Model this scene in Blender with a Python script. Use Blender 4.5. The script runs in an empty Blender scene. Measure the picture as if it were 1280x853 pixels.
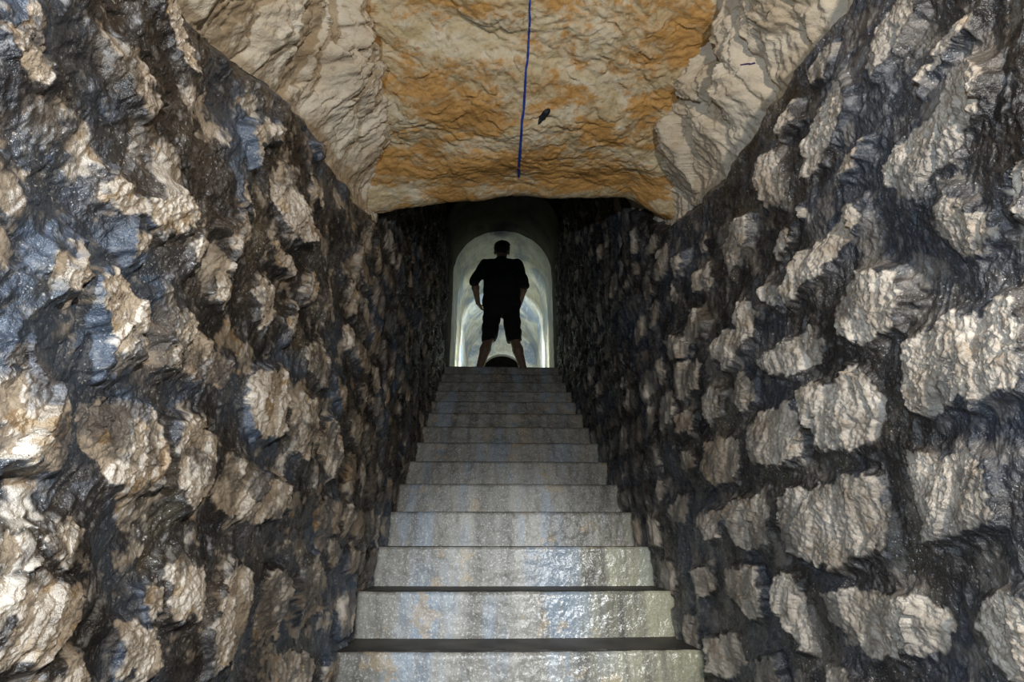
import bpy, bmesh, math, random
import numpy as np
from mathutils import Vector, Matrix, Euler

random.seed(4)
scene = bpy.context.scene
COL = scene.collection

# ------------------------------------------------------------------ camera, world, light, exposure
F_PX, PITCH, YAW, EYE = 711.0, 0.3405, 0.0391, 0.4787      # eye height over the lower floor (z = 0)
cam_data = bpy.data.cameras.new('camera')
cam_data.sensor_width = 36.0
cam_data.lens = F_PX / 1280.0 * 36.0
cam_data.clip_start = 0.02
cam = bpy.data.objects.new('camera', cam_data)
cam.location = (0, 0, EYE)
cam.rotation_euler = (math.pi / 2 + PITCH, 0, -YAW)
COL.objects.link(cam)
scene.camera = cam

world = bpy.data.worlds.new('world')
scene.world = world
world.use_nodes = True
world.node_tree.nodes['Background'].inputs[0].default_value = (0.35, 0.5, 0.8, 1)
world.node_tree.nodes['Background'].inputs[1].default_value = 0.012

scene.view_settings.view_transform = 'Standard'
scene.view_settings.look = 'None'
scene.view_settings.gamma = 1
scene.view_settings.use_curve_mapping = False
scene.view_settings.exposure = 0.0


def lamp(name, kind, loc, energy, color, target=None, radius=0.03, angle=None, blend=0.3):
    d = bpy.data.lights.new(name, kind)
    d.energy = energy
    d.color = color
    d.shadow_soft_size = radius
    if angle:
        d.spot_size = math.radians(angle)
        d.spot_blend = blend
    o = bpy.data.objects.new(name, d)
    o.location = loc
    if target is not None:
        o.rotation_euler = (Vector(target) - Vector(loc)).to_track_quat('-Z', 'Y').to_euler()
    COL.objects.link(o)
    return o


# torches of the photographer at the foot of the stairs
lamp('torch_light_cool', 'POINT', (-0.33, -0.40, EYE + 0.12), 74, (0.74, 0.87, 1.0), radius=0.02)
lamp('torch_light_warm', 'POINT', (0.46, -0.45, EYE + 0.42), 80, (1.0, 0.90, 0.76), radius=0.02)
lamp('torch_light_steps', 'SPOT', (0.10, -0.35, EYE + 0.30), 330, (0.93, 0.97, 1.0), target=(0.11, 2.25, 0.24), radius=0.03,
     angle=31, blend=1.0)
# torch of the person in the tunnel, pointing away from the stairs
lamp('torch_light_tunnel', 'SPOT', (0.125, 6.38, 2.16 + 0.40), 62, (0.97, 1.0, 0.86), target=(0.2, 9.0, 2.16 + 0.25),
     radius=0.04, angle=168, blend=0.25)

lamp('fill_light_tunnel', 'SPOT', (0.14, 7.15, 2.16 + 0.62), 110, (0.80, 0.91, 1.0), target=(0.2, 9.0, 2.16 + 0.2),
     radius=0.04, angle=174, blend=0.2)  # added second spot, a fill that brightens the lower tunnel walls

# ------------------------------------------------------------------ pixel rays of the camera (for measuring)
def ray(px, py):
    a = (px - 640) / F_PX
    b = (426.5 - py) / F_PX
    d = math.cos(PITCH) - b * math.sin(PITCH)
    h = math.sin(PITCH) + b * math.cos(PITCH)
    return (a * math.cos(YAW) + d * math.sin(YAW), -a * math.sin(YAW) + d * math.cos(YAW), h)


def on_x(px, py, X):
    r = ray(px, py)
    k = X / r[0]
    return (r[1] * k, r[2] * k + EYE)          # depth, z


def on_d(px, py, D):
    r = ray(px, py)
    k = D / r[1]
    return Vector((r[0] * k, D, r[2] * k + EYE))


# ------------------------------------------------------------------ noise on arrays
def _hash(ix, iy, seed):
    h = (ix.astype(np.int64) * 374761393 + iy.astype(np.int64) * 668265263 + seed * 1442695041) & 0xffffffff
    h = ((h ^ (h >> 13)) * 1274126177) & 0xffffffff
    h = ((h ^ (h >> 15)) * 2246822519) & 0xffffffff
    return (h ^ (h >> 16)) & 0xffffffff


def rnd(ix, iy, seed):
    return _hash(ix, iy, seed) / 4294967295.0


def perlin(x, y, seed=0):
    x0 = np.floor(x); y0 = np.floor(y)
    fx = x - x0; fy = y - y0
    ux = fx * fx * fx * (fx * (fx * 6 - 15) + 10)
    uy = fy * fy * fy * (fy * (fy * 6 - 15) + 10)
    def g(dx, dy):
        a = rnd(x0 + dx, y0 + dy, seed) * 6.2831853
        return np.cos(a) * (fx - dx) + np.sin(a) * (fy - dy)
    a = g(0, 0); b = g(1, 0); c = g(0, 1); d = g(1, 1)
    return ((a + (b - a) * ux) * (1 - uy) + (c + (d - c) * ux) * uy) * 1.5


def fbm(x, y, o=4, seed=0, gain=0.5):
    s = 0; a = 1.0
    for i in range(o):
        s = s + a * perlin(x * 2 ** i, y * 2 ** i, seed + i * 17)
        a *= gain
    return s


def ridged(x, y, o=3, seed=0, gain=0.5):
    s = 0; a = 1.0
    for i in range(o):
        s = s + a * (1 - np.abs(perlin(x * 2 ** i, y * 2 ** i, seed + i * 31)) * 2)
        a *= gain
    return s


def facets(u, v, seed, tilt=1.0, c=0.55, reach=1):
    """broken rock: an upper envelope of tilted plates, continuous, with creased joints"""
    iu = np.floor(u); iv = np.floor(v)
    val = np.full(u.shape, -1e9); sec = np.full(u.shape, -1e9)
    near = range(-reach, reach + 1)
    for a in near:
        for b in near:
            cx = iu + a; cy = iv + b
            dx = u - cx - rnd(cx, cy, seed); dy = v - cy - rnd(cx, cy, seed + 1)
            d2 = dx * dx + dy * dy
            h = 0.8 * (rnd(cx, cy, seed + 2) - 0.5) + tilt * ((rnd(cx, cy, seed + 3) - 0.5) * dx + (rnd(cx, cy, seed + 4) - 0.5) * dy) - c * d2
            h = np.where(d2 < (1.6 if reach == 1 else 4.2), h, -1e9)
            sec = np.maximum(sec, np.minimum(val, h))
            val = np.maximum(val, h)
    return np.maximum(val, -0.7), val - sec


def sstep(a, b, x):
    t = np.clip((x - a) / (b - a), 0, 1)
    return t * t * (3 - 2 * t)


def poly_sdf(poly, u, v):
    """signed distance to a polygon, positive inside"""
    d = np.full(u.shape, 1e9); ins = np.zeros(u.shape, bool)
    n = len(poly)
    for i in range(n):
        ax, ay = poly[i]; bx, by = poly[(i + 1) % n]
        ex, ey = bx - ax, by - ay
        wx, wy = u - ax, v - ay
        t = np.clip((wx * ex + wy * ey) / (ex * ex + ey * ey + 1e-12), 0, 1)
        d = np.minimum(d, (wx - ex * t) ** 2 + (wy - ey * t) ** 2)
        c = ((ay > v) != (by > v))
        xi = ex * (v - ay) / (ey if abs(ey) > 1e-12 else 1e-12) + ax
        ins ^= c & (u < xi)
    d = np.sqrt(d)
    return np.where(ins, d, -d)


# ------------------------------------------------------------------ mesh helpers
def link(name, me, mats, parent=None):
    o = bpy.data.objects.new(name, me)
    for m in (mats if isinstance(mats, (list, tuple)) else [mats]):
        me.materials.append(m)
    COL.objects.link(o)
    if parent:
        o.parent = parent
    return o


def quads_mesh(name, verts, faces, smooth=True, attrs=None):
    me = bpy.data.meshes.new(name)
    verts = np.asarray(verts, dtype=np.float32); faces = np.asarray(faces, dtype=np.int32)
    me.vertices.add(len(verts)); me.vertices.foreach_set('co', verts.ravel())
    k = faces.shape[1]
    me.loops.add(faces.size); me.loops.foreach_set('vertex_index', faces.ravel())
    me.polygons.add(len(faces))
    me.polygons.foreach_set('loop_start', np.arange(0, faces.size, k, dtype=np.int32))
    me.polygons.foreach_set('use_smooth', np.full(len(faces), smooth))
    for nm, arr in (attrs or {}).items():
        a = me.attributes.new(nm, 'FLOAT', 'POINT')
        a.data.foreach_set('value', np.asarray(arr, dtype=np.float32).ravel())
    me.update(calc_edges=True)
    return me


def grid_faces(nr, nc, flip=False):
    i = np.arange(nr * nc).reshape(nr, nc)
    a, b, c, d = i[:-1, :-1], i[:-1, 1:], i[1:, 1:], i[1:, :-1]
    f = np.stack([a, b, c, d] if not flip else [d, c, b, a], -1)
    return f.reshape(-1, 4)


def surface_nets(fn, lo, hi, step):
    """closed smooth mesh of fn < 0 on a box"""
    n = [int(math.ceil((hi[k] - lo[k]) / step)) + 1 for k in range(3)]
    ax = [lo[k] + step * np.arange(n[k]) for k in range(3)]
    X, Y, Z = np.meshgrid(*ax, indexing='ij')
    S = fn(X, Y, Z).astype(np.float32)
    ins = S < 0
    cnt = np.zeros([k - 1 for k in n], np.int8)
    corners = [(a, b, c) for a in (0, 1) for b in (0, 1) for c in (0, 1)]
    sl = lambda c: tuple(slice(c[k], n[k] - 1 + c[k]) for k in range(3))
    for c in corners:
        cnt += ins[sl(c)]
    act = (cnt > 0) & (cnt < 8)
    idx = -np.ones(act.shape, np.int64)
    I = np.argwhere(act)
    idx[act] = np.arange(len(I))
    acc = np.zeros((len(I), 3)); num = np.zeros(len(I))
    for c in corners:
        for k in range(3):
            if c[k] == 0:
                e = list(c); e[k] = 1
                p = I + np.array(c); q = I + np.array(e)
                s0 = S[p[:, 0], p[:, 1], p[:, 2]]; s1 = S[q[:, 0], q[:, 1], q[:, 2]]
                m = (s0 < 0) != (s1 < 0)
                t = np.where(m, s0 / np.where(m, s0 - s1, 1), 0)
                pos = p.astype(float); pos[:, k] += t
                acc[m] += pos[m]; num[m] += 1
    V = np.array(lo) + step * acc / num[:, None]
    faces = []
    for k in range(3):
        a, b = [(1, 2), (2, 0), (0, 1)][k]
        s0 = [slice(1, n[j] - 1) for j in range(3)]; s0[k] = slice(0, n[k] - 1)
        s1 = list(s0); s1[k] = slice(1, n[k])
        A = ins[tuple(s0)]; B = ins[tuple(s1)]
        P = np.argwhere(A != B)
        if not len(P):
            continue
        off = np.array([1, 1, 1]); off[k] = 0
        sign = A[P[:, 0], P[:, 1], P[:, 2]]
        P = P + off
        def cell(da, db):
            Q = P.copy(); Q[:, a] += da; Q[:, b] += db
            return idx[Q[:, 0], Q[:, 1], Q[:, 2]]
        q = np.stack([cell(-1, -1), cell(0, -1), cell(0, 0), cell(-1, 0)], 1)
        q[~sign] = q[~sign][:, ::-1]
        faces.append(q)
    return V, np.concatenate(faces)


# ------------------------------------------------------------------ material helpers
class NT:
    def __init__(self, name):
        self.m = bpy.data.materials.new(name)
        self.m.use_nodes = True
        self.t = self.m.node_tree
        self.b = self.t.nodes['Principled BSDF']
        self.pos = self.t.nodes.new('ShaderNodeNewGeometry').outputs['Position']

    def link(self, a, b):
        self.t.links.new(a, b)

    def put(self, sock, v):
        if isinstance(v, bpy.types.NodeSocket):
            self.link(v, sock)
        elif isinstance(v, tuple) and len(v) == 3 and sock.type == 'RGBA':
            sock.default_value = (*v, 1)
        else:
            sock.default_value = v

    def scaled(self, s, rot=(0, 0, 0), vec=None):
        n = self.t.nodes.new('ShaderNodeMapping')
        self.link(vec or self.pos, n.inputs['Vector'])
        n.inputs['Scale'].default_value = s
        n.inputs['Rotation'].default_value = rot
        return n.outputs[0]

    def noise(self, scale, detail=4, rough=0.55, vec=None, dist=0.0):
        n = self.t.nodes.new('ShaderNodeTexNoise')
        self.link(vec or self.pos, n.inputs['Vector'])
        n.inputs['Scale'].default_value = scale
        n.inputs['Detail'].default_value = detail
        n.inputs['Roughness'].default_value = rough
        n.inputs['Distortion'].default_value = dist
        return n.outputs['Fac']

    def attr(self, name):
        n = self.t.nodes.new('ShaderNodeAttribute')
        n.attribute_name = name
        return n.outputs['Fac']

    def ramp(self, f, a, b, smooth=True):
        n = self.t.nodes.new('ShaderNodeMapRange')
        n.interpolation_type = 'SMOOTHSTEP' if smooth else 'LINEAR'
        self.put(n.inputs['Value'], f)
        n.inputs['From Min'].default_value = a
        n.inputs['From Max'].default_value = b
        return n.outputs[0]

    def mapr(self, f, a, b, c, d):
        n = self.t.nodes.new('ShaderNodeMapRange')
        self.put(n.inputs['Value'], f)
        for k, v in zip(('From Min', 'From Max', 'To Min', 'To Max'), (a, b, c, d)):
            n.inputs[k].default_value = v
        return n.outputs[0]

    def mix(self, f, a, b):
        n = self.t.nodes.new('ShaderNodeMix')
        n.data_type = 'RGBA'
        self.put(n.inputs['Factor'], f)
        self.put(n.inputs['A'] if False else n.inputs[6], a)
        self.put(n.inputs[7], b)
        return n.outputs[2]

    def math(self, op, a, b=0.0):
        n = self.t.nodes.new('ShaderNodeMath')
        n.operation = op
        self.put(n.inputs[0], a)
        self.put(n.inputs[1], b)
        return n.outputs[0]

    def bump(self, h, strength=0.5, dist=0.005, normal=None):
        n = self.t.nodes.new('ShaderNodeBump')
        self.put(n.inputs['Height'], h)
        self.put(n.inputs['Strength'], strength)
        n.inputs['Distance'].default_value = dist
        if normal:
            self.link(normal, n.inputs['Normal'])
        return n.outputs[0]

    def out(self, color, rough, normal=None, spec=0.5):
        self.put(self.b.inputs['Base Color'], color)
        self.put(self.b.inputs['Roughness'], rough)
        self.put(self.b.inputs['Specular IOR Level'], spec)
        if normal:
            self.link(normal, self.b.inputs['Normal'])
        return self.m


def mat_masonry(name, blue, warm, pale):
    t = NT(name)
    stone = t.attr('stone'); tint = t.attr('tint')
    n1 = t.noise(9, 5, 0.6); n2 = t.noise(40, 5, 0.65); n3 = t.noise(3.0, 3); n4 = t.noise(170, 4, 0.7); n5 = t.noise(16, 4, 0.6, dist=1.0)
    c = t.mix(t.ramp(n1, 0.35, 0.65), (0.38, 0.325, 0.265), (0.72, 0.655, 0.57))
    c = t.mix(t.math('MULTIPLY', t.ramp(n2, 0.5, 0.68), 0.55), c, (0.17, 0.115, 0.07))
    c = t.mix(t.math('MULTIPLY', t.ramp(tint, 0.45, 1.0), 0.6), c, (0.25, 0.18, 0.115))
    c = t.mix(t.math('MULTIPLY', t.ramp(n5, 0.56, 0.64), warm), c, (0.32, 0.19, 0.06))
    m = t.mix(t.ramp(n1, 0.35, 0.7), (0.017, 0.015, 0.015), (0.075, 0.066, 0.060))
    m = t.mix(t.math('MULTIPLY', t.ramp(n3, 0.46, 0.62), blue), m, (0.055, 0.074, 0.108))  # bluish sheen of the cool light, put into the mortar colour
    m = t.mix(t.math('MULTIPLY', t.ramp(t.noise(4.5, 5, 0.65), 0.55, 0.66), 0.35), m, (0.085, 0.070, 0.028))
    m = t.mix(t.math('MULTIPLY', t.ramp(n2, 0.54, 0.70), pale), m, (0.24, 0.24, 0.25))
    m = t.mix(t.math('MULTIPLY', t.ramp(t.noise(260, 2, 0.5), 0.64, 0.69), t.ramp(n1, 0.4, 0.65)), m, (0.55, 0.56, 0.58))  # wet sparkle painted as fine white dots in the mortar colour
    col = t.mix(stone, m, c)
    r = t.mapr(stone, 0, 1, 0.26, 0.42)
    r = t.math('ADD', r, t.mapr(n2, 0.3, 0.7, -0.10, 0.16))
    nb = t.bump(n2, 0.7, 0.007)
    nb = t.bump(n4, 0.8, 0.0035, nb)
    nb = t.bump(t.noise(420, 2, 0.6), 0.6, 0.0012, nb)
    return t.out(col, r, nb, 0.8)


def mat_rock(name):
    t = NT(name)
    n1 = t.noise(6, 5, 0.6); n2 = t.noise(35, 5, 0.65); n4 = t.noise(160, 4, 0.7); n3 = t.noise(2.2, 3)
    c = t.mix(t.ramp(n1, 0.3, 0.7), (0.46, 0.37, 0.26), (0.68, 0.61, 0.50))
    c = t.mix(t.math('MULTIPLY', t.ramp(n3, 0.5, 0.7), 0.5), c, (0.40, 0.27, 0.13))
    c = t.mix(t.math('MULTIPLY', t.ramp(n2, 0.55, 0.7), 0.35), c, (0.24, 0.17, 0.10))
    nb = t.bump(n2, 0.8, 0.008)
    nb = t.bump(n4, 0.8, 0.003, nb)
    return t.out(c, 0.75, nb, 0.3)


def mat_ochre(name):
    t = NT(name)
    ani = t.scaled((1.0, 1.7, 2.2), (0.0, 0.0, 0.5))
    n0 = t.noise(2.6, 6, 0.62, vec=ani, dist=0.6); n1 = t.noise(9, 6, 0.65, vec=ani, dist=0.5)
    n2 = t.noise(42, 5, 0.65); n4 = t.noise(170, 4, 0.7)
    cream = t.mix(t.ramp(n1, 0.35, 0.65), (0.46, 0.36, 0.20), (0.60, 0.54, 0.42))
    och = t.mix(t.ramp(n1, 0.35, 0.62), (0.31, 0.16, 0.045), (0.47, 0.26, 0.08))
    f = t.math('ADD', t.math('MULTIPLY', n0, 0.55), t.math('ADD', t.math('MULTIPLY', n1, 0.30), t.math('MULTIPLY', n2, 0.15)))
    f = t.ramp(f, 0.435, 0.525)
    c = t.mix(f, cream, och)
    c = t.mix(t.math('MULTIPLY', t.ramp(n2, 0.55, 0.7), 0.45), c, (0.22, 0.13, 0.05))
    nb = t.bump(n1, 0.7, 0.014)
    nb = t.bump(n2, 0.7, 0.007, nb)
    nb = t.bump(n4, 0.5, 0.0025, nb)
    return t.out(c, 0.62, nb, 0.4)


def mat_riser(name):
    t = NT(name)
    drip = t.scaled((9, 1, 0.8)); x = t.scaled((1, 1, 1))
    n0 = t.noise(1.0, 5, 0.6, vec=drip); n1 = t.noise(7, 5, 0.65); n2 = t.noise(60, 4, 0.7); n3 = t.noise(330, 3, 0.7)
    sep = t.t.nodes.new('ShaderNodeSeparateXYZ'); t.link(t.pos, sep.inputs[0])
    c = t.mix(t.ramp(n0, 0.3, 0.7), (0.085, 0.080, 0.070), (0.27, 0.262, 0.235))
    c = t.mix(t.math('MULTIPLY', t.ramp(t.noise(1.3, 4, 0.6, vec=t.scaled((4, 1, 0.6))), 0.50, 0.62), 0.6), c, (0.20, 0.27, 0.36))
    c = t.mix(t.math('MULTIPLY', t.ramp(n1, 0.57, 0.63), 0.55), c, (0.33, 0.24, 0.13))
    yel = t.math('MULTIPLY', t.ramp(sep.outputs[0], 0.22, 0.62), t.ramp(n0, 0.3, 0.6))
    low = t.ramp(sep.outputs[1], 3.1, 2.4)
    c = t.mix(t.math('MULTIPLY', t.math('MULTIPLY', yel, low), 0.6), c, (0.44, 0.43, 0.27))
    c = t.mix(t.math('MULTIPLY', t.ramp(n3, 0.50, 0.68), 0.7), c, (0.10, 0.09, 0.075))
    c = t.mix(t.math('MULTIPLY', t.ramp(t.noise(130, 4, 0.7), 0.52, 0.66), 0.5), c, (0.62, 0.62, 0.58))
    wet = t.math('MULTIPLY', t.ramp(sep.outputs[0], -0.05, 0.35), low)
    r = t.mapr(wet, 0, 1, 0.5, 0.27)
    nb = t.bump(n3, t.mapr(wet, 0, 1, 0.35, 0.15), 0.002)
    nb = t.bump(t.noise(75, 2, 0.5), t.mapr(wet, 0, 1, 0.25, 0.6), 0.006, nb)
    return t.out(c, r, nb, 0.5)


def mat_dirt(name):
    t = NT(name)
    n1 = t.noise(8, 5, 0.6); n2 = t.noise(120, 4, 0.7)
    c = t.mix(t.ramp(n1, 0.35, 0.65), (0.030, 0.028, 0.024), (0.075, 0.070, 0.060))
    return t.out(c, 0.6, t.bump(n2, 0.6, 0.004), 0.4)


def mat_concrete(name, dark=False):
    t = NT(name)
    n1 = t.noise(5, 5, 0.65); n0 = t.noise(2.2, 4, 0.6, dist=0.5); n2 = t.noise(60, 4, 0.7)
    streak = t.noise(1.0, 4, 0.6, vec=t.scaled((30, 2.0, 30), (0, 0, 0.2)))
    c = t.mix(t.ramp(n1, 0.3, 0.7), (0.21, 0.205, 0.15), (0.38, 0.38, 0.33))
    c = t.mix(t.math('MULTIPLY', t.ramp(n0, 0.5, 0.62), 0.75), c, (0.085, 0.125, 0.175))
    c = t.mix(t.math('MULTIPLY', t.ramp(streak, 0.55, 0.7), 0.4), c, (0.46, 0.44, 0.36))
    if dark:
        c = t.mix(0.80, c, (0.034, 0.023, 0.014))  # shade of the unlit mouth mixed into its brown colour
    nb = t.bump(n2, 0.35, 0.004)
    nb = t.bump(streak, 0.8, 0.012, nb)
    return t.out(c, 0.9 if dark else 0.38, nb, 0.1 if dark else 0.5)


def mat_simple(name, c1, c2, scale, rough, bump=0.3, spec=0.3):
    t = NT(name)
    n1 = t.noise(scale, 4, 0.6)
    return t.out(t.mix(t.ramp(n1, 0.35, 0.65), c1, c2), rough, t.bump(t.noise(scale * 5, 3), bump, 0.003), spec)


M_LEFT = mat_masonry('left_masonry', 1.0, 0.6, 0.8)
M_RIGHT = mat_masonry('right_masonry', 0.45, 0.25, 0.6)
M_ROCK = mat_rock('cream_rock')
M_OCHRE = mat_ochre('ochre_rock')
M_RISER = mat_riser('stained_concrete')
M_DIRT = mat_dirt('dirt')
M_CONC = mat_concrete('tunnel_concrete')
M_CONC_SHADED = mat_concrete('shaded_brown_concrete', True)
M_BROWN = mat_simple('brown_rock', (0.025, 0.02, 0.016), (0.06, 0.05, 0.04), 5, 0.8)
M_PAINT = mat_simple('blue_paint', (0.010, 0.022, 0.19), (0.02, 0.05, 0.30), 60, 0.6)
M_CHIP = mat_simple('dark_mineral', (0.010, 0.013, 0.018), (0.02, 0.025, 0.03), 80, 0.6)
M_PURPLE = mat_simple('purple_paint', (0.03, 0.015, 0.09), (0.09, 0.05, 0.10), 120, 0.7)
M_SKIN = mat_simple('skin', (0.17, 0.11, 0.08), (0.22, 0.14, 0.10), 30, 0.55)
M_HAIR = mat_simple('hair', (0.012, 0.009, 0.007), (0.02, 0.015, 0.01), 120, 0.6)
M_SHIRT = mat_simple('black_cloth', (0.006, 0.007, 0.009), (0.010, 0.011, 0.014), 40, 0.85)
M_SHORTS = mat_simple('dark_cloth', (0.006, 0.006, 0.007), (0.010, 0.010, 0.012), 40, 0.85)
M_SHOE = mat_simple('boot_leather', (0.008, 0.007, 0.006), (0.02, 0.017, 0.014), 60, 0.6)

# ------------------------------------------------------------------ masonry walls
XL, XR = -0.500, 0.722


def zc(h):
    return h + EYE


TOP_L = [(0.2, 0.60), (0.40, 0.72), (0.643, 0.82), (0.807, 0.875), (1.253, 1.10), (1.6, 1.16), (1.978, 1.26), (2.12, 1.37), (2.3, 1.85), (2.7, 2.4), (5.8, 4.3)]
TOP_R = [(0.2, 1.07), (0.6, 1.09), (0.873, 1.091), (1.123, 1.10), (1.5, 1.12), (2.064, 1.26), (2.25, 1.42), (2.5, 1.65), (2.8, 2.3), (5.8, 4.3)]


def crop(ox, oy, s, polys):
    return [[(ox + x / s, oy + y / s) for x, y in p] for p in polys]


ST_R = crop(820, 420, 1.97, [
    [(315, 400), (350, 380), (400, 368), (440, 360), (500, 350), (545, 345), (560, 420), (575, 500), (560, 540), (480, 565), (400, 570), (350, 540), (318, 500), (312, 440)],
    [(225, 220), (265, 185), (330, 165), (350, 200), (375, 250), (375, 300), (330, 320), (280, 325), (245, 320), (230, 270)],
    [(118, 260), (160, 245), (205, 255), (210, 320), (195, 365), (150, 370), (118, 335)],
    [(375, 140), (420, 115), (470, 100), (500, 70), (540, 95), (570, 140), (580, 200), (555, 250), (500, 275), (420, 290), (395, 240), (380, 190)],
    [(630, 40), (670, -10), (750, -50), (920, -100), (930, 140), (800, 175), (700, 190), (650, 185), (632, 130)],
    [(640, 290), (690, 285), (780, 275), (830, 310), (860, 400), (875, 460), (820, 490), (750, 510), (700, 520), (670, 460), (640, 400), (610, 350)],
    [(420, 650), (460, 620), (520, 615), (580, 635), (660, 640), (700, 660), (718, 700), (705, 770), (660, 800), (590, 795), (530, 790), (480, 740), (440, 700)],
    [(795, 720), (840, 650), (900, 615), (960, 640), (980, 840), (880, 860), (820, 800)],
    [(300, 590), (325, 575), (360, 620), (375, 680), (390, 770), (365, 780), (330, 720), (305, 660)],
    [(170, 580), (210, 565), (250, 570), (270, 630), (265, 700), (230, 690), (185, 640)],
    [(185, 410), (230, 395), (270, 390), (290, 430), (285, 510), (240, 525), (205, 520), (190, 460)],
    [(110, 440), (150, 425), (170, 440), (170, 490), (145, 510), (115, 470)],
    [(195, 110), (220, 80), (240, 110), (240, 160), (215, 195), (195, 160)],
    [(115, 150), (150, 120), (170, 150), (165, 200), (140, 220), (115, 190)],
    [(55, 200), (80, 175), (100, 195), (95, 235), (65, 240)],
    [(140, 20), (190, -20), (240, 0), (230, 40), (190, 75), (150, 60)],
    [(270, 60), (320, 20), (390, -30), (420, 10), (410, 70), (350, 95), (300, 100), (275, 85)],
    [(50, 80), (90, 50), (120, 70), (110, 130), (70, 160), (50, 120)],
    [(20, 10), (60, 0), (100, 20), (90, 50), (40, 60)],
    [(35, 420), (60, 385), (85, 400), (80, 460), (45, 470)],
    [(55, 290), (90, 280), (105, 310), (90, 340), (60, 330)],
    [(110, 580), (140, 560), (150, 610), (120, 650)],
    [(140, 750), (200, 730), (220, 800), (200, 853), (150, 840)],
    [(250, 800), (300, 790), (330, 840), (340, 870), (260, 870)],
    [(430, 820), (470, 815), (520, 860), (430, 880)],
]) + crop(820, 0, 1.985, [
    [(565, 415), (600, 375), (650, 320), (700, 270), (740, 220), (790, 160), (830, 140), (850, 190), (840, 250), (800, 310), (760, 390), (700, 430), (640, 500), (610, 500), (580, 450)],
    [(710, 520), (740, 470), (780, 480), (820, 530), (860, 580), (820, 610), (780, 650), (740, 610), (715, 570)],
    [(340, 720), (370, 650), (420, 590), (470, 520), (510, 490), (525, 540), (490, 600), (450, 650), (400, 710), (350, 760)],
    [(460, 760), (490, 710), (540, 670), (600, 660), (630, 690), (640, 760), (620, 820), (550, 850), (480, 850), (455, 820)],
    [(370, 440), (380, 350), (410, 280), (450, 200), (490, 190), (500, 260), (470, 350), (420, 410), (390, 440)],
    [(390, 200), (410, 130), (460, 90), (450, 150), (420, 200)],
    [(325, 320), (350, 250), (355, 300), (330, 350)],
    [(260, 470), (290, 380), (320, 370), (335, 420), (330, 510), (280, 510)],
    [(160, 610), (190, 560), (240, 540), (235, 600), (190, 685), (165, 650)],
    [(100, 680), (125, 650), (150, 690), (130, 735), (100, 720)],
    [(55, 650), (80, 620), (80, 670), (60, 690)],
    [(105, 600), (125, 580), (125, 615), (108, 625)],
    [(300, 630), (320, 570), (350, 560), (345, 600), (310, 640)],
    [(270, 720), (290, 690), (320, 710), (320, 770), (280, 750)],
    [(200, 770), (240, 730), (260, 780), (250, 840), (210, 830)],
    [(450, 450), (480, 400), (540, 350), (530, 390), (490, 440), (460, 460)],
    [(540, 120), (570, 40), (600, 0), (650, -10), (640, 60), (600, 130), (560, 200), (540, 180)],
    [(650, 190), (680, 150), (720, 90), (760, 40), (820, 10), (800, 70), (740, 120), (690, 180), (660, 210)],
    [(370, 540), (385, 510), (400, 530), (395, 550)],
    [(870, 480), (900, 420), (940, 410), (940, 530), (885, 520)],
    [(50, 700), (70, 730), (60, 760), (45, 750)],
    [(80, 790), (110, 760), (130, 800), (110, 853), (75, 853)],
])
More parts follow.
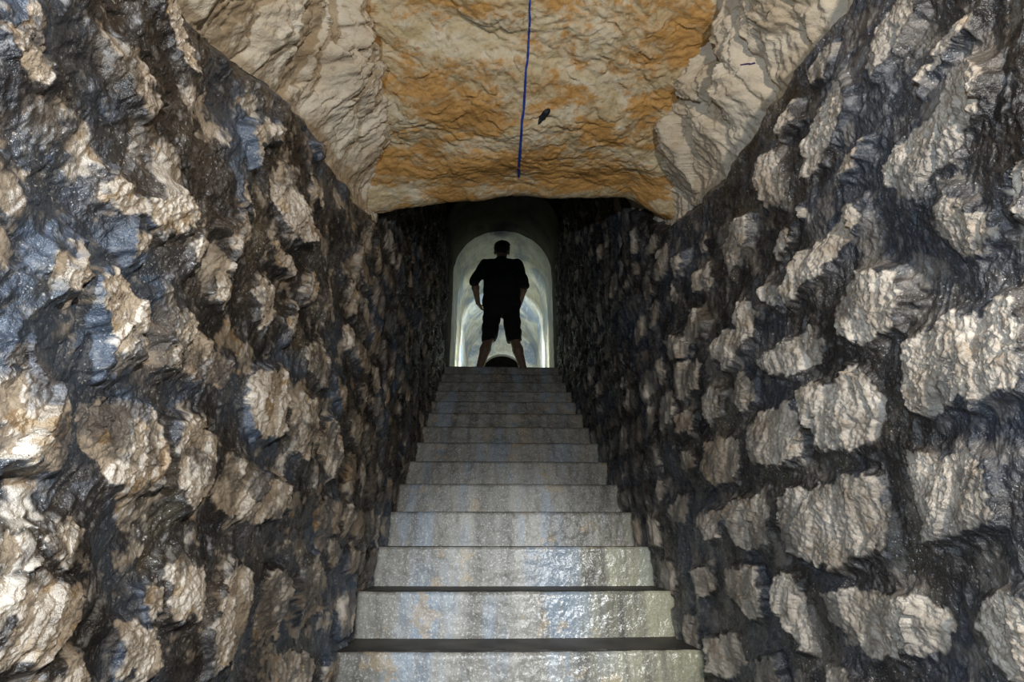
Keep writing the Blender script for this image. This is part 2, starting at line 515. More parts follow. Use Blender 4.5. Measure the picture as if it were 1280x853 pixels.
ST_L = crop(0, 0, 1.983, [
    [(675, 430), (700, 400), (720, 430), (740, 520), (755, 590), (735, 610), (700, 560), (675, 490)],
    [(610, 330), (650, 290), (690, 310), (690, 340), (640, 370), (620, 410)],
    [(630, 720), (650, 680), (680, 720), (680, 790), (660, 820), (640, 790)],
    [(745, 720), (765, 660), (780, 700), (770, 750), (750, 760)],
    [(650, 580), (680, 600), (710, 650), (710, 690), (680, 650)],
    [(525, 640), (550, 620), (570, 720), (550, 770), (530, 720)],
    [(262, 110), (300, 130), (340, 180), (380, 250), (350, 275), (300, 210)],
    [(380, 0), (420, 10), (470, 100), (495, 190), (460, 170), (420, 90)],
    [(200, 680), (240, 660), (290, 700), (330, 780), (345, 850), (280, 870), (220, 800)],
    [(70, 640), (120, 600), (190, 610), (200, 680), (150, 740), (90, 720)],
    [(250, 420), (290, 440), (330, 490), (340, 560), (290, 540), (260, 490)],
    [(340, 480), (410, 470), (450, 520), (420, 590), (350, 560)],
    [(410, 790), (440, 770), (500, 810), (530, 860), (480, 890), (400, 870)],
    [(440, 600), (470, 560), (490, 620), (450, 650)],
    [(-30, 40), (60, 10), (110, 120), (140, 180), (90, 200), (30, 160)],
    [(540, 560), (590, 540), (600, 600), (560, 640)],
    [(700, 790), (725, 760), (720, 820), (705, 850)],
    [(590, 440), (620, 470), (610, 530), (590, 500)],
    [(775, 360), (795, 360), (800, 400), (785, 395)],
    [(765, 430), (795, 470), (800, 520), (775, 500)],
    [(785, 740), (805, 710), (805, 790), (790, 800)],
    [(300, 560), (340, 590), (330, 640), (295, 610)],
]) + crop(0, 420, 1.97, [
    [(410, 280), (430, 210), (460, 190), (500, 210), (515, 260), (505, 340), (480, 400), (430, 410), (400, 380), (405, 330)],
    [(510, 390), (550, 290), (600, 310), (640, 340), (690, 370), (690, 420), (640, 460), (570, 460), (530, 430)],
    [(605, 170), (630, 80), (690, 80), (690, 150), (680, 240), (640, 260), (610, 230)],
    [(695, 180), (730, 140), (760, 170), (765, 250), (740, 310), (705, 270)],
    [(740, 20), (790, 20), (800, 80), (780, 130), (745, 90)],
    [(450, 0), (520, 10), (575, 60), (570, 120), (510, 130), (460, 100)],
    [(385, 0), (440, 10), (440, 80), (390, 90)],
    [(190, 180), (250, 150), (330, 140), (370, 180), (390, 260), (370, 370), (310, 380), (240, 370), (200, 300)],
    [(-60, 120), (60, 90), (120, 130), (140, 200), (130, 300), (80, 330), (-60, 300)],
    [(70, 480), (130, 460), (180, 490), (180, 570), (130, 590), (90, 560)],
    [(-60, 500), (50, 490), (60, 560), (20, 580), (-60, 570)],
    [(490, 750), (510, 650), (560, 560), (600, 580), (615, 660), (600, 760), (550, 830), (500, 820)],
    [(650, 600), (690, 560), (700, 640), (690, 740), (650, 760), (640, 700)],
    [(380, 560), (430, 530), (480, 560), (480, 660), (450, 710), (390, 690)],
    [(320, 620), (370, 590), (378, 680), (330, 690)],
    [(730, 580), (770, 540), (800, 600), (800, 680), (740, 720)],
    [(260, 700), (320, 690), (370, 730), (380, 800), (330, 860), (250, 860)],
    [(-60, 600), (60, 590), (150, 640), (150, 720), (90, 800), (-60, 820)],
    [(800, 500), (830, 520), (820, 570), (795, 560)],
    [(775, 260), (800, 200), (830, 230), (830, 310), (800, 350), (780, 310)],
    [(800, 100), (840, 120), (850, 190), (820, 180)],
    [(670, 790), (720, 770), (760, 810), (740, 870), (670, 870)],
    [(5, 0), (60, 20), (70, 80), (20, 90)],
    [(245, 10), (310, 0), (330, 60), (280, 110), (245, 70)],
    [(100, 830), (170, 780), (200, 870), (120, 920)],
])


def filler_stones(polys, rng, top, keep):
    """coursed rubble further up the stairs, where no stone was measured"""
    out = []
    z = -0.35
    while z < 4.6:
        hgt = rng.uniform(0.10, 0.19)
        d = 0.2 + rng.uniform(0, 0.2)
        while d < 5.75:
            w = rng.uniform(0.13, 0.30)
            cx, cz = d + w / 2, z + hgt / 2
            if keep(cx, cz - EYE) and cz < np.interp(cx, [p[0] for p in top], [p[1] for p in top]) + EYE - 0.09:
                a, b = w / 2 - rng.uniform(.008, .03), hgt / 2 - rng.uniform(.006, .022)
                k = rng.uniform(-0.25, 0.25)
                q = []
                for i in range(9):
                    t = 2 * math.pi * (i + rng.uniform(-.2, .2)) / 9
                    c, s = math.cos(t), math.sin(t)
                    e = 0.55
                    x = a * math.copysign(abs(c) ** e, c); y = b * math.copysign(abs(s) ** e, s)
                    q.append((cx + x + k * y, cz + y * rng.uniform(.85, 1.05)))
                qa = np.array(q + [(cx, cz)])
                ok = True
                for p in polys:
                    if np.any(poly_sdf(p, qa[:, 0], qa[:, 1]) > -0.012):
                        ok = False
                        break
                if ok:
                    out.append(q)
            d += w + rng.uniform(0.0, 0.02)
        z += hgt + 0.006
    return out


def masonry(name, X, side, polys_px, top, mat, seed, keep, rub):
    """side = +1: wall on the right, stones grow towards -x"""
    rng = random.Random(seed)
    polys = [[on_x(px, py, X - side * 0.006) for px, py in p] for p in polys_px]
    n_own = len(polys)
    polys = polys + filler_stones(polys, rng, top, keep)
    # columns get wider with distance
    d = [0.30]
    while d[-1] < 5.62:
        d.append(d[-1] + min(0.016, max(0.0013, d[-1] ** 2 / 470)))
    d = np.array(d)
    nr = 880
    t = np.linspace(0, 1, nr)[:, None]
    topz = np.interp(d, [p[0] for p in top], [p[1] for p in top]) + EYE
    topz = topz + 0.012 * fbm(d * 9, d * 0, 3, seed + 91)
    botz = np.maximum(-0.05, (d - 2.3) * 0.5735 - 0.12)
    D = np.broadcast_to(d, (nr, len(d)))
    Z = botz + (topz - botz) * t
    wu = D + 0.014 * fbm(D * 13, Z * 13, 3, seed) + 0.005 * perlin(D * 60, Z * 60, seed + 5)
    wv = Z + 0.014 * fbm(D * 13, Z * 13, 3, seed + 50) + 0.005 * perlin(D * 60, Z * 60, seed + 55)
    best = np.full(D.shape, -1.0); sid = np.zeros(D.shape, np.int32)
    for k, p in enumerate(polys):
        pa = np.array(p)
        lo = pa.min(0) - 0.05; hi = pa.max(0) + 0.05
        m = (wu > lo[0]) & (wu < hi[0]) & (wv > lo[1]) & (wv < hi[1])
        if not m.any():
            continue
        s = poly_sdf(p, wu[m], wv[m])
        b = best[m]; g = s > b
        b[g] = s[g]; best[m] = b
        i = sid[m]; i[g] = k; sid[m] = i
    st = sstep(-0.016, 0.004, best)                       # 1 on a stone
    edge = best + 0.007 * fbm(D * 45, Z * 45, 3, seed + 33)
    stm = sstep(0.000, 0.005, edge)
    n = len(polys)
    r1 = np.array([rng.random() for _ in range(n)]); r2 = np.array([rng.uniform(-1, 1) for _ in range(n)]); r3 = np.array([rng.uniform(-1, 1) for _ in range(n)])
    cen = np.array([np.mean(p, axis=0) for p in polys])
    tilt = r2[sid] * (D - cen[sid, 0]) * 0.16 + r3[sid] * (Z - cen[sid, 1]) * 0.16
    # rough stone face: slanting chiselled ridges and broken facets
    a = 0.5 * side
    ru = wu * math.cos(a) + wv * math.sin(a); rv = -wu * math.sin(a) + wv * math.cos(a)
    fc, _ = facets(ru * 20, rv * 10, seed + 7, 1.9, 0.4)
    fc2, _ = facets(ru * 56, rv * 32, seed + 8, 1.9, 0.4)
    vary = sstep(-0.4, 0.4, fbm(D * 6, Z * 6, 2, seed + 41))
    rough = fc * 0.017 + fc2 * 0.006 * vary + 0.004 * ridged(ru * 22, rv * 9, 4, seed + 9, 0.6) + 0.0022 * fbm(D * 110, Z * 110, 4, seed + 6, 0.6)
    bulge = (0.009 + 0.010 * r1[sid]) * (0.7 + 0.3 * sstep(0.0, 0.05, best)) + 0.7 * np.clip(tilt, -0.015, 0.015)
    base = 0.018 * fbm(D * 2.2, Z * 2.2, 3, seed + 1)
    smear = 0.011 * fbm(D * 7, Z * 5, 3, seed + 2) + 0.0035 * ridged(ru * 30, rv * 8, 3, seed + 3) + 0.0016 * fbm(D * 90, Z * 60, 3, seed + 4)
    smear = smear + rub * (facets(ru * 12, rv * 7, seed + 11, 1.0)[0] * 0.015 + facets(ru * 30, rv * 22, seed + 12, 1.0)[0] * 0.011)
    smear = smear + 0.008 * np.exp(-np.abs(best) / 0.03) - 0.004
    far = sstep(1.7, 2.6, D)                               # deeper in, the wall is smeared over in upright streaks
    streak = 0.016 * ridged(D * 9 + 0.4 * perlin(D * 3, Z * 3, seed), Z * 2.2, 4, seed + 81, 0.6) + 0.010 * facets(wu * 14, wv * 4, seed + 83, 1.6, 0.5)[0]
    disp = base + smear * (1 - st) + (bulge + rough) * st * (1 - 0.6 * far) + streak * far
    near_top = sstep(0.05, 0.0, topz - Z)                  # the capping rolls back to the rock
    disp = disp - near_top * 0.05
    out = X - side * disp
    V = np.stack([out, D, Z], -1).reshape(-1, 3)
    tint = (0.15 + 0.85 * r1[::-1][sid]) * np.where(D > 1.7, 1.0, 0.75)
    # mortar smeared over parts of the stones
    cover = sstep(0.02, 0.42, fbm(D * 7, Z * 7, 6, seed + 21, 0.65)) * 0.85
    # rubble that shows through the thin mortar
    bare = sstep(0.20, 0.55, fbm(D * 9 + 3, Z * 9, 5, seed + 61, 0.62)) * rub * sstep(0.03, 0.12, topz - Z)
    stm = np.maximum(stm, bare * 0.9)
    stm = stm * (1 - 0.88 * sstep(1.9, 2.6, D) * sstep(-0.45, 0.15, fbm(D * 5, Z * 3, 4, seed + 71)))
    me = quads_mesh(name, V, grid_faces(nr, len(d), flip=(side < 0)), True, {'stone': stm * (1 - cover * (0.35 + 0.65 * rub)), 'tint': tint})
    o = link(name, me, mat)
    o['kind'] = 'structure'
    return o


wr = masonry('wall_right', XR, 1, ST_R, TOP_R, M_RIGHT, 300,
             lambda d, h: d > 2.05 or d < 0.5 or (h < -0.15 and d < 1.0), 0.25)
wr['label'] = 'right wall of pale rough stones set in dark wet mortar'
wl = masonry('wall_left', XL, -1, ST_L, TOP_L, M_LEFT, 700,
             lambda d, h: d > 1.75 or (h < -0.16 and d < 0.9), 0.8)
wl['label'] = 'left wall of rubble stones smeared with dark mortar with a painted-in bluish sheen'

# ------------------------------------------------------------------ natural rock above the masonry
def rock_side(name, X, side, top, mat, seed, lean, label, d1, turn, mid):
    d = np.arange(0.25, d1, 0.0042)
    nr = 380
    t = np.linspace(0, 1, nr)[:, None]
    z0 = np.interp(d, [p[0] for p in top], [p[1] for p in top]) + EYE - 0.10
    z1 = np.interp(d, [0.2, 1.2, 1.6, 2.1, 3.0], [2.0, 1.85, 1.68, 1.62, 2.4]) + EYE
    z1 = np.maximum(z1, z0 + 0.2)
    D = np.broadcast_to(d, (nr, len(d))); Z = z0 + (z1 - z0) * t
    a = -0.75 * side if side < 0 else 0.6
    wu = D + 0.05 * fbm(D * 6, Z * 6, 3, seed); wv = Z + 0.05 * fbm(D * 6, Z * 6, 3, seed + 9)
    ru = wu * math.cos(a) + wv * math.sin(a); rv = -wu * math.sin(a) + wv * math.cos(a)
    f1, e1 = facets(ru * 6.0, rv * 3.2, seed + 1, 1.6, 0.35, 2)
    f2, e2 = facets(ru * 15, rv * 8, seed + 2, 2.1, 0.35, 2)
    f3, e3 = facets(ru * 44, rv * 24, seed + 3, 2.1, 0.35, 2)
    k1 = sstep(-0.3, 0.2, fbm(D * 7, Z * 7, 2, seed + 44))
    disp = f1 * 0.10 + f2 * 0.050 + f3 * 0.018 + 0.009 * fbm(D * 24, Z * 24, 5, seed + 16, 0.65) - 0.022 * np.exp(-e1 / 0.05) - 0.016 * k1 * np.exp(-e2 / 0.06) + 0.012 * ridged(ru * 12, rv * 6, 3, seed + 6) + 0.02 * fbm(D * 5, Z * 5, 4, seed + 4) + 0.002 * fbm(D * 90, Z * 90, 3, seed + 5)
    disp = disp * (0.35 + 0.65 * sstep(0.1, 0.35, Z - z0)) + lean * np.maximum(0, Z - z0 - 0.15) + turn * np.clip(D - mid, -0.6, 0.6) - 0.075 * sstep(0.42, 0.12, Z - z0)
    out = X - side * disp
    V = np.stack([out, D, Z], -1).reshape(-1, 3)
    o = link(name, quads_mesh(name, V, grid_faces(nr, len(d), flip=(side < 0)), True), mat)
    o['kind'] = 'structure'
    o['label'] = label
    return o, V


rock_side('wall_left_upper', XL - 0.015, -1, TOP_L, M_ROCK, 1100, 0.10, 'cream natural rock above the left masonry wall', 2.35, 0.10, 1.55)
ROCK_R = rock_side('wall_right_upper', XR + 0.015, 1, TOP_R, M_ROCK, 1500, 0.02, 'cream natural rock above the right masonry wall', 2.6, 0.085, 1.80)

# ------------------------------------------------------------------ ochre rock roof with its hanging lip
PROFILE = [(0.05, 1.90), (0.60, 1.80), (1.00, 1.66), (1.40, 1.53), (1.60, 1.46), (1.80, 1.415), (1.96, 1.35), (2.045, 1.305), (2.075, 1.31), (2.12, 1.36), (2.22, 1.60), (2.40, 2.1), (3.0, 2.9), (5.6, 4.35)]
LIP_PX = [(430, 266), (465, 262), (500, 256), (560, 249), (600, 243), (640, 238), (690, 241), (740, 238), (785, 238), (803, 250), (825, 265), (860, 275)]


def roof_grid():
    P = np.array(PROFILE)
    seg = np.hypot(*np.diff(P, axis=0).T)
    S = np.concatenate([[0], np.cumsum(seg)])
    s = [0.0]
    while s[-1] < S[-1]:
        dd = np.interp(s[-1], S, P[:, 0])
        s.append(s[-1] + (0.0042 if dd < 2.3 else 0.05))
    s = np.array(s)
    pd = np.interp(s, S, P[:, 0]); ph = np.interp(s, S, P[:, 1])
    k = 9                                                  # soften the profile a little
    ker = np.ones(k) / k
    pad = lambda a: np.concatenate([np.full(k // 2, a[0]), a, np.full(k // 2, a[-1])])
    pd = np.convolve(pad(pd), ker, 'valid'); ph = np.convolve(pad(ph), ker, 'valid')
    td = np.gradient(pd); th = np.gradient(ph)
    L = np.hypot(td, th) + 1e-9
    nd, nh = th / L, -td / L                               # normal towards the stairs below
    x = np.arange(-0.78, 1.0, 0.0040)
    lip = np.array([(lambda v: (v.x, v.z - EYE))(on_d(px, py, 2.05)) for px, py in LIP_PX])
    dh = np.interp(x, lip[:, 0], lip[:, 1]) - 1.305
    Xg = np.broadcast_to(x, (len(s), len(x))); Sg = np.broadcast_to(s[:, None], Xg.shape)
    w = np.exp(-((pd - 2.05) / 0.16) ** 2)
    Dg = np.broadcast_to(pd[:, None], Xg.shape); Hg = ph[:, None] + w[:, None] * dh[None, :]
    seed = 2100
    wu = Xg + 0.04 * fbm(Xg * 5, Sg * 5, 3, seed); wv = Sg + 0.04 * fbm(Xg * 5, Sg * 5, 3, seed + 3)
    a = 0.35
    ru = wu * math.cos(a) + wv * math.sin(a); rv = -wu * math.sin(a) + wv * math.cos(a)
    f1, _ = facets(ru * 3.2, rv * 4.5, seed + 5, 1.2, 0.4, 2)
    f2, _ = facets(ru * 9, rv * 14, seed + 6, 1.8, 0.4, 2)
    f3, _ = facets(ru * 24, rv * 40, seed + 7, 2.0, 0.35)
    f4, _ = facets(ru * 55, rv * 85, seed + 17, 2.0, 0.35)
    disp = f1 * 0.040 + f2 * 0.019 + f3 * 0.0085 + f4 * 0.0045 + 0.012 * fbm(Xg * 4, Sg * 4, 4, seed + 8) + 0.0015 * fbm(Xg * 90, Sg * 90, 3, seed + 9)
    disp = disp * (1 - 0.55 * w[:, None])
    Dg = Dg + nd[:, None] * disp; Hg = Hg + nh[:, None] * disp
    return Xg, Dg, Hg + EYE


RX, RD, RZ = roof_grid()
roof = link('ceiling', quads_mesh('ceiling', np.stack([RX, RD, RZ], -1).reshape(-1, 3), grid_faces(*RX.shape, flip=True), True), M_OCHRE)
roof['kind'] = 'structure'
roof['label'] = 'ochre and cream rock roof hanging over the stairs'

_rv = np.stack([RX, RD, RZ - EYE], -1).reshape(-1, 3)
_m = _rv[:, 1] < 2.1
_rv = _rv[_m]


def _project(v):
    X, D, H = v[:, 0], v[:, 1], v[:, 2]
    x = X * math.cos(YAW) - D * math.sin(YAW); d = X * math.sin(YAW) + D * math.cos(YAW)
    z = d * math.cos(PITCH) + H * math.sin(PITCH); u = -d * math.sin(PITCH) + H * math.cos(PITCH)
    z = np.where(z > 0.05, z, 1e9)
    return 640 + F_PX * x / z, 426.5 - F_PX * u / z


_px, _py = _project(_rv)


def surface_point(V, P, px, py):
    i = np.argmin((P[0] - px) ** 2 + (P[1] - py) ** 2)
    return Vector(V[i])


ROOF_SET = (_rv + [0, 0, EYE], (_px, _py))
_side = ROCK_R[1][ROCK_R[1][:, 1] < 2.2]
SIDE_SET = (_side, _project(_side - [0, 0, EYE]))


def stroke(name, pts, width, mat, label, n=60, surf=ROOF_SET, owner=roof, shape=None, normal=(0, -0.45, -0.9)):
    """thin layer of paint that follows the rock"""
    P = []
    acc = [0]
    for a, b in zip(pts[:-1], pts[1:]):
        acc.append(acc[-1] + math.dist(a, b))
    for i in range(n + 1):
        s = acc[-1] * i / n
        P.append(surface_point(surf[0], surf[1], np.interp(s, acc, [p[0] for p in pts]), np.interp(s, acc, [p[1] for p in pts])))
    P = [sum((P[max(0, min(n, i + k))] for k in (-1, 0, 1)), Vector()) / 3 for i in range(n + 1)]
    rg = random.Random(3)
    nv = Vector(normal).normalized()
    V = []
    for i, p in enumerate(P):
        q = P[min(n, i + 1)] - P[max(0, i - 1)]
        sd = q.cross(nv).normalized()
        w = width * ((0.6 + 0.5 * i / n) * (0.5 if i in (0, n) else 1) if shape is None else np.interp(i / n, shape[0], shape[1])) * rg.uniform(0.8, 1.15)
        dn = nv * 0.004
        for k in (-1, 1):
            V.append(p + sd * w * k + dn)
        for k in (1, -1):
            V.append(p + sd * w * k * 0.9 - dn)
    Fc = []
    for i in range(n):
        for k in range(4):
            Fc.append((4 * i + k, 4 * i + (k + 1) % 4, 4 * i + 4 + (k + 1) % 4, 4 * i + 4 + k))
    Fc += [(0, 1, 2, 3), (4 * n + 3, 4 * n + 2, 4 * n + 1, 4 * n)]
    o = link(name, quads_mesh(name, [tuple(v) for v in V], Fc, True), mat, owner)
    o['label'] = label
    return o


stroke('painted_line', [(663, -6), (661, 50), (656, 110), (652, 165), (648, 223)], 0.0044, M_PAINT, 'dark blue survey line painted on the ochre rock')
stroke('painted_dash', [(906, 79), (925, 81), (945, 79)], 0.0020, M_PURPLE, 'short purple dash painted on the rock', 24, SIDE_SET, ROCK_R[0], None, (-1, -0.3, -0.2))
stroke('dark_chip', [(687, 135), (681, 142), (677, 148), (672, 156)], 0.013, M_CHIP, 'small black chip on the ochre rock', 12,
       shape=([0, 0.15, 0.55, 1], [0.35, 0.75, 1.0, 0.08]))

# ------------------------------------------------------------------ floor at the foot of the stairs
def floor():
    x = np.linspace(-0.75, 0.98, 120); y = np.linspace(-0.9, 2.3, 160)
    Xg, Yg = np.meshgrid(x, y)
    Z = 0.006 * fbm(Xg * 9, Yg * 9, 4, 55) - 0.004
    o = link('floor', quads_mesh('floor', np.stack([Xg, Yg, Z], -1).reshape(-1, 3), grid_faces(160, 120), True), M_DIRT)
    o['kind'] = 'structure'


floor()

# ------------------------------------------------------------------ staircase
CX, D0, RUN, RISE, NSTEP = 0.1112, 2.0272, 0.269, 0.1543, 14
stairs = bpy.data.objects.new('staircase', None)
stairs.location = (CX, D0, 0)
COL.objects.link(stairs)
stairs['label'] = 'worn concrete staircase climbing between the two stone walls'
stairs['category'] = 'stairs'


def step_mesh(k):
    rg = np.random.RandomState(40 + k)
    W = 0.600 + rg.uniform(-0.006, 0.004)
    y0 = D0 + RUN * k
    ztop = RISE * (k + 1)
    zbot = ztop - RISE - (0.02 if k else 0)
    bow = 0.045 * max(0.25, 1 - k / 9)
    rc = 0.030
    # plan outline: back-left, left end, rounded corner, bowed front, right end
    pts = []
    yb = y0 + RUN + 0.06
    for t in np.linspace(0, 1, 10)[:-1]:
        pts.append((-W, yb + (y0 + rc - yb) * t))
    for t in np.linspace(0, math.pi / 2, 7)[:-1]:
        pts.append((-W + rc * (1 - math.cos(t)), y0 + rc * (1 - math.sin(t))))
    for t in np.linspace(-1, 1, 240):
        pts.append(((W - rc) * t, y0 - bow * (1 - t * t) * 0.5))
    for t in np.linspace(math.pi / 2, 0, 7)[1:]:
        pts.append((W - rc * (1 - math.cos(t)), y0 + rc * (1 - math.sin(t))))
    for t in np.linspace(0, 1, 10)[1:]:
        pts.append((W, y0 + rc + (yb - y0 - rc) * t))
    P = np.array(pts)
    T = np.gradient(P, axis=0); T /= np.linalg.norm(T, axis=1)[:, None]
    N = np.stack([T[:, 1], -T[:, 0]], 1)                    # outwards
    rows = [(z, 0.0) for z in np.linspace(zbot, ztop - 0.014, 22)] + [(ztop - 0.010, -0.0012), (ztop - 0.005, -0.0045), (ztop - 0.0015, -0.009), (ztop, -0.015), (ztop, -0.030)]
    verts = []
    s = np.arange(len(P)) * 0.005
    for i, (z, off) in enumerate(rows):
        zz = np.full(len(P), z)
        nz = 0.0035 * fbm(s * 14 + k * 7.3, zz * 20, 3, 900 + k) + 0.0012 * fbm(s * 60, zz * 60, 2, 930 + k)
        chip = -0.012 * sstep(0.45, 0.8, perlin(s * 9 + 3.1 * k, zz * 0 + k, 77)) * sstep(ztop - 0.05, ztop, zz)
        o = off + nz + chip
        zz = zz + 0.0022 * fbm(s * 8, zz * 0 + k, 2, 60) * (i > 20)
        verts.append(np.stack([P[:, 0] + N[:, 0] * o, P[:, 1] + N[:, 1] * o, zz], 1))
    nP = len(P)
    V = np.concatenate(verts)
    Fc = grid_faces(len(rows), nP).tolist()
    mats = [0] * len(Fc)
    for q in range((len(rows) - 3) * (nP - 1), len(Fc)):
        mats[q] = 1
    me = bpy.data.meshes.new('step')
    Fc = [tuple(f) for f in Fc]
    last = (len(rows) - 1) * nP
    # tread cap as strips between mirrored outline points
    for j in range(nP // 2 - 1):
        Fc.append((last + j, last + j + 1, last + nP - 2 - j, last + nP - 1 - j))
        mats.append(1)
    Fc.append(tuple(range(nP - 1, -1, -1)))
    mats.append(1)
    V = V - np.array([CX * 0, D0, 0])
    me.from_pydata(V.tolist(), [], Fc)
    me.polygons.foreach_set('material_index', mats)
    me.polygons.foreach_set('use_smooth', [True] * len(Fc))
    me.update()
    return me


for k in range(NSTEP):
    link('step', step_mesh(k), [M_RISER, M_DIRT], stairs)

# ------------------------------------------------------------------ vaulted tunnel at the head of the stairs
TZ = RISE * NSTEP
TY = D0 + RUN * (NSTEP - 1) + 0.03
T_YAW, T_SLOPE = 0.020, -0.040


def t_pt(x, y, z):
    """tunnel frame -> world: y along the axis from the head of the stairs"""
    return (CX + 0.006 + x + T_YAW * y, TY + y, TZ + z + T_SLOPE * max(0, y - 0.35))


def vault(name, y0, y1, hw, spring, mat, seed, ny, label, amp=1.0, rings=False):
    n = 110
    prof = []
    for t in np.linspace(0, 1, 30)[:-1]:
        prof.append((-hw, -0.03 + (spring + 0.03) * t))
    for t in np.linspace(math.pi, 0, 60):
        prof.append((hw * math.cos(t), spring + hw * math.sin(t)))
    for t in np.linspace(1, 0, 30)[1:]:
        prof.append((hw, -0.03 + (spring + 0.03) * t))
    P = np.array(prof); nP = len(P)
    T = np.gradient(P, axis=0); T /= np.linalg.norm(T, axis=1)[:, None]
    N = np.stack([T[:, 1], -T[:, 0]], 1)                    # into the tunnel
    ys = np.linspace(y0, y1, ny)
    s = np.arange(nP) * 0.035
    V = []
    for y in ys:
        o = amp * (0.006 * fbm(s * 2.2, s * 0 + y * 2.0, 3, seed) + 0.004 * fbm(s * 9, s * 0 + y * 6, 3, seed + 4))
        if rings:                                           # edges left by the shuttering
            o = o + 0.020 * ((y - y0) / 0.5 % 1.0)
        for p, q, oo in zip(P, N, o):
            V.append(t_pt(p[0] + q[0] * oo, y, p[1] + q[1] * oo))
    o = link(name, quads_mesh(name, V, grid_faces(ny, nP, flip=True), True), mat)
    o['kind'] = 'structure'
    o['label'] = label
    return o


HW0, HW1, SPR0, SPR1 = 0.582, 0.580, 1.31, 1.305
Y_STEP, Y_END = 0.50, 3.55
vault('wall_tunnel_mouth', -0.45, Y_STEP + 0.002, HW0, SPR0, M_CONC_SHADED, 10, 40, 'dark vaulted tunnel mouth at the head of the stairs')
vault('wall_tunnel', Y_STEP, Y_END, HW1, SPR1, M_CONC, 20, 200, 'lit concrete barrel vault behind the person', rings=True)


def arch_pts(hw, spring, n=48):
    p = [(-hw, -0.03)]
    for t in np.linspace(math.pi, 0, n):
        p.append((hw * math.cos(t), spring + hw * math.sin(t)))
    p.append((hw, -0.03))
    return p


def arch_plate(name, y, thick, outer, inner, mat, label):
    """wall with an arched hole, from outline 'outer' to outline 'inner'"""
    A, B = arch_pts(*outer), arch_pts(*inner)
    n = len(A)
    V = [t_pt(a[0], y, a[1]) for a in A] + [t_pt(b[0], y, b[1]) for b in B] + [t_pt(a[0], y + thick, a[1]) for a in A] + [t_pt(b[0], y + thick, b[1]) for b in B]
    Fc = []
    for i in range(n - 1):
        Fc.append((i, i + 1, n + i + 1, n + i))
        Fc.append((n + i, n + i + 1, 3 * n + i + 1, 3 * n + i))
        Fc.append((2 * n + i + 1, 2 * n + i, 3 * n + i, 3 * n + i + 1))
        Fc.append((i + 1, i, 2 * n + i, 2 * n + i + 1))
    o = link(name, quads_mesh(name, V, Fc, False), mat)
    o['kind'] = 'structure'
    o['label'] = label
    return o


arch_plate('wall_portal', -0.47, 0.06, (1.1, 1.45), (HW0, SPR0), M_CONC_SHADED, 'rough portal wall around the tunnel mouth')
arch_plate('wall_back', Y_END - 0.02, 0.10, (HW1 + 0.06, SPR1), (0.36, 1.07), M_CONC, 'far end wall of the tunnel with a dark arched opening')
vault('wall_beyond', Y_END + 0.06, Y_END + 12.0, 0.95, 1.6, M_BROWN, 30, 40, 'dark passage beyond the lit tunnel')


def tunnel_floor():
    ny, nx = 120, 40
    V = []
    for y in np.linspace(-0.02, Y_END + 3.0, ny):
        for x in np.linspace(-0.66, 0.66, nx):
            z = 0.004 * math.sin(x * 11 + y * 3) * math.sin(y * 7.3)
            V.append(t_pt(x, y, z - 0.003))
    o = link('floor_tunnel', quads_mesh('floor_tunnel', V, grid_faces(ny, nx), True), M_CONC)
    o['kind'] = 'structure'
    o['label'] = 'wet concrete floor of the tunnel'


tunnel_floor()

# ------------------------------------------------------------------ the person in the tunnel
PD = 6.12                                                    # where the figure stands
FZ = t_pt(0, PD - TY, 0)[2]


def J(px, py, dd=0.0):
    return np.array(on_d(px, py, PD + dd))


def cone(P, a, b, ra, rb, sx=None):
    """distance to a tapered capsule"""
    ab = b - a
    t = np.clip(((P[0] - a[0]) * ab[0] + (P[1] - a[1]) * ab[1] + (P[2] - a[2]) * ab[2]) / (ab @ ab + 1e-12), 0, 1)
    return np.sqrt((P[0] - a[0] - ab[0] * t) ** 2 + (P[1] - a[1] - ab[1] * t) ** 2 + (P[2] - a[2] - ab[2] * t) ** 2) - (ra + (rb - ra) * t)


def ell(P, c, r):
    q = np.sqrt(((P[0] - c[0]) / r[0]) ** 2 + ((P[1] - c[1]) / r[1]) ** 2 + ((P[2] - c[2]) / r[2]) ** 2)
    return (q - 1) * min(r)


def smin(a, b, k):
    h = np.clip(0.5 + 0.5 * (b - a) / k, 0, 1)
    return b + (a - b) * h - k * h * (1 - h)


class Field:
    """smooth union of primitives, each evaluated only near itself"""
    def __init__(self, X, Y, Z):
        self.P = (X, Y, Z)
        self.S = np.full(X.shape, 0.5, np.float32)
        self.lo = np.array([X[0, 0, 0], Y[0, 0, 0], Z[0, 0, 0]])
        self.st = X[1, 0, 0] - X[0, 0, 0]

    def add(self, fn, lo, hi, k, op='u'):
        i0 = np.maximum(0, np.floor((lo - self.lo) / self.st).astype(int) - 1)
        i1 = np.maximum(i0 + 1, np.ceil((hi - self.lo) / self.st).astype(int) + 2)
        sl = tuple(slice(a, b) for a, b in zip(i0, i1))
        Q = tuple(p[sl] for p in self.P)
        if Q[0].size == 0:
            return
        v = fn(Q)
        if op == 'u':
            self.S[sl] = smin(self.S[sl], v, k)
        else:
            self.S[sl] = np.maximum(self.S[sl], -v)

    def c(self, a, b, ra, rb, k=0.02):
        m = max(ra, rb) + 0.06
        self.add(lambda Q: cone(Q, a, b, ra, rb), np.minimum(a, b) - m, np.maximum(a, b) + m, k)

    def e(self, c, r, k=0.02):
        c = np.asarray(c, float); r = np.asarray(r, float)
        self.add(lambda Q: ell(Q, c, r), c - r - 0.06, c + r + 0.06, k)

    def cut(self, fn, lo, hi):
        self.add(fn, np.asarray(lo, float), np.asarray(hi, float), 0, 'c')


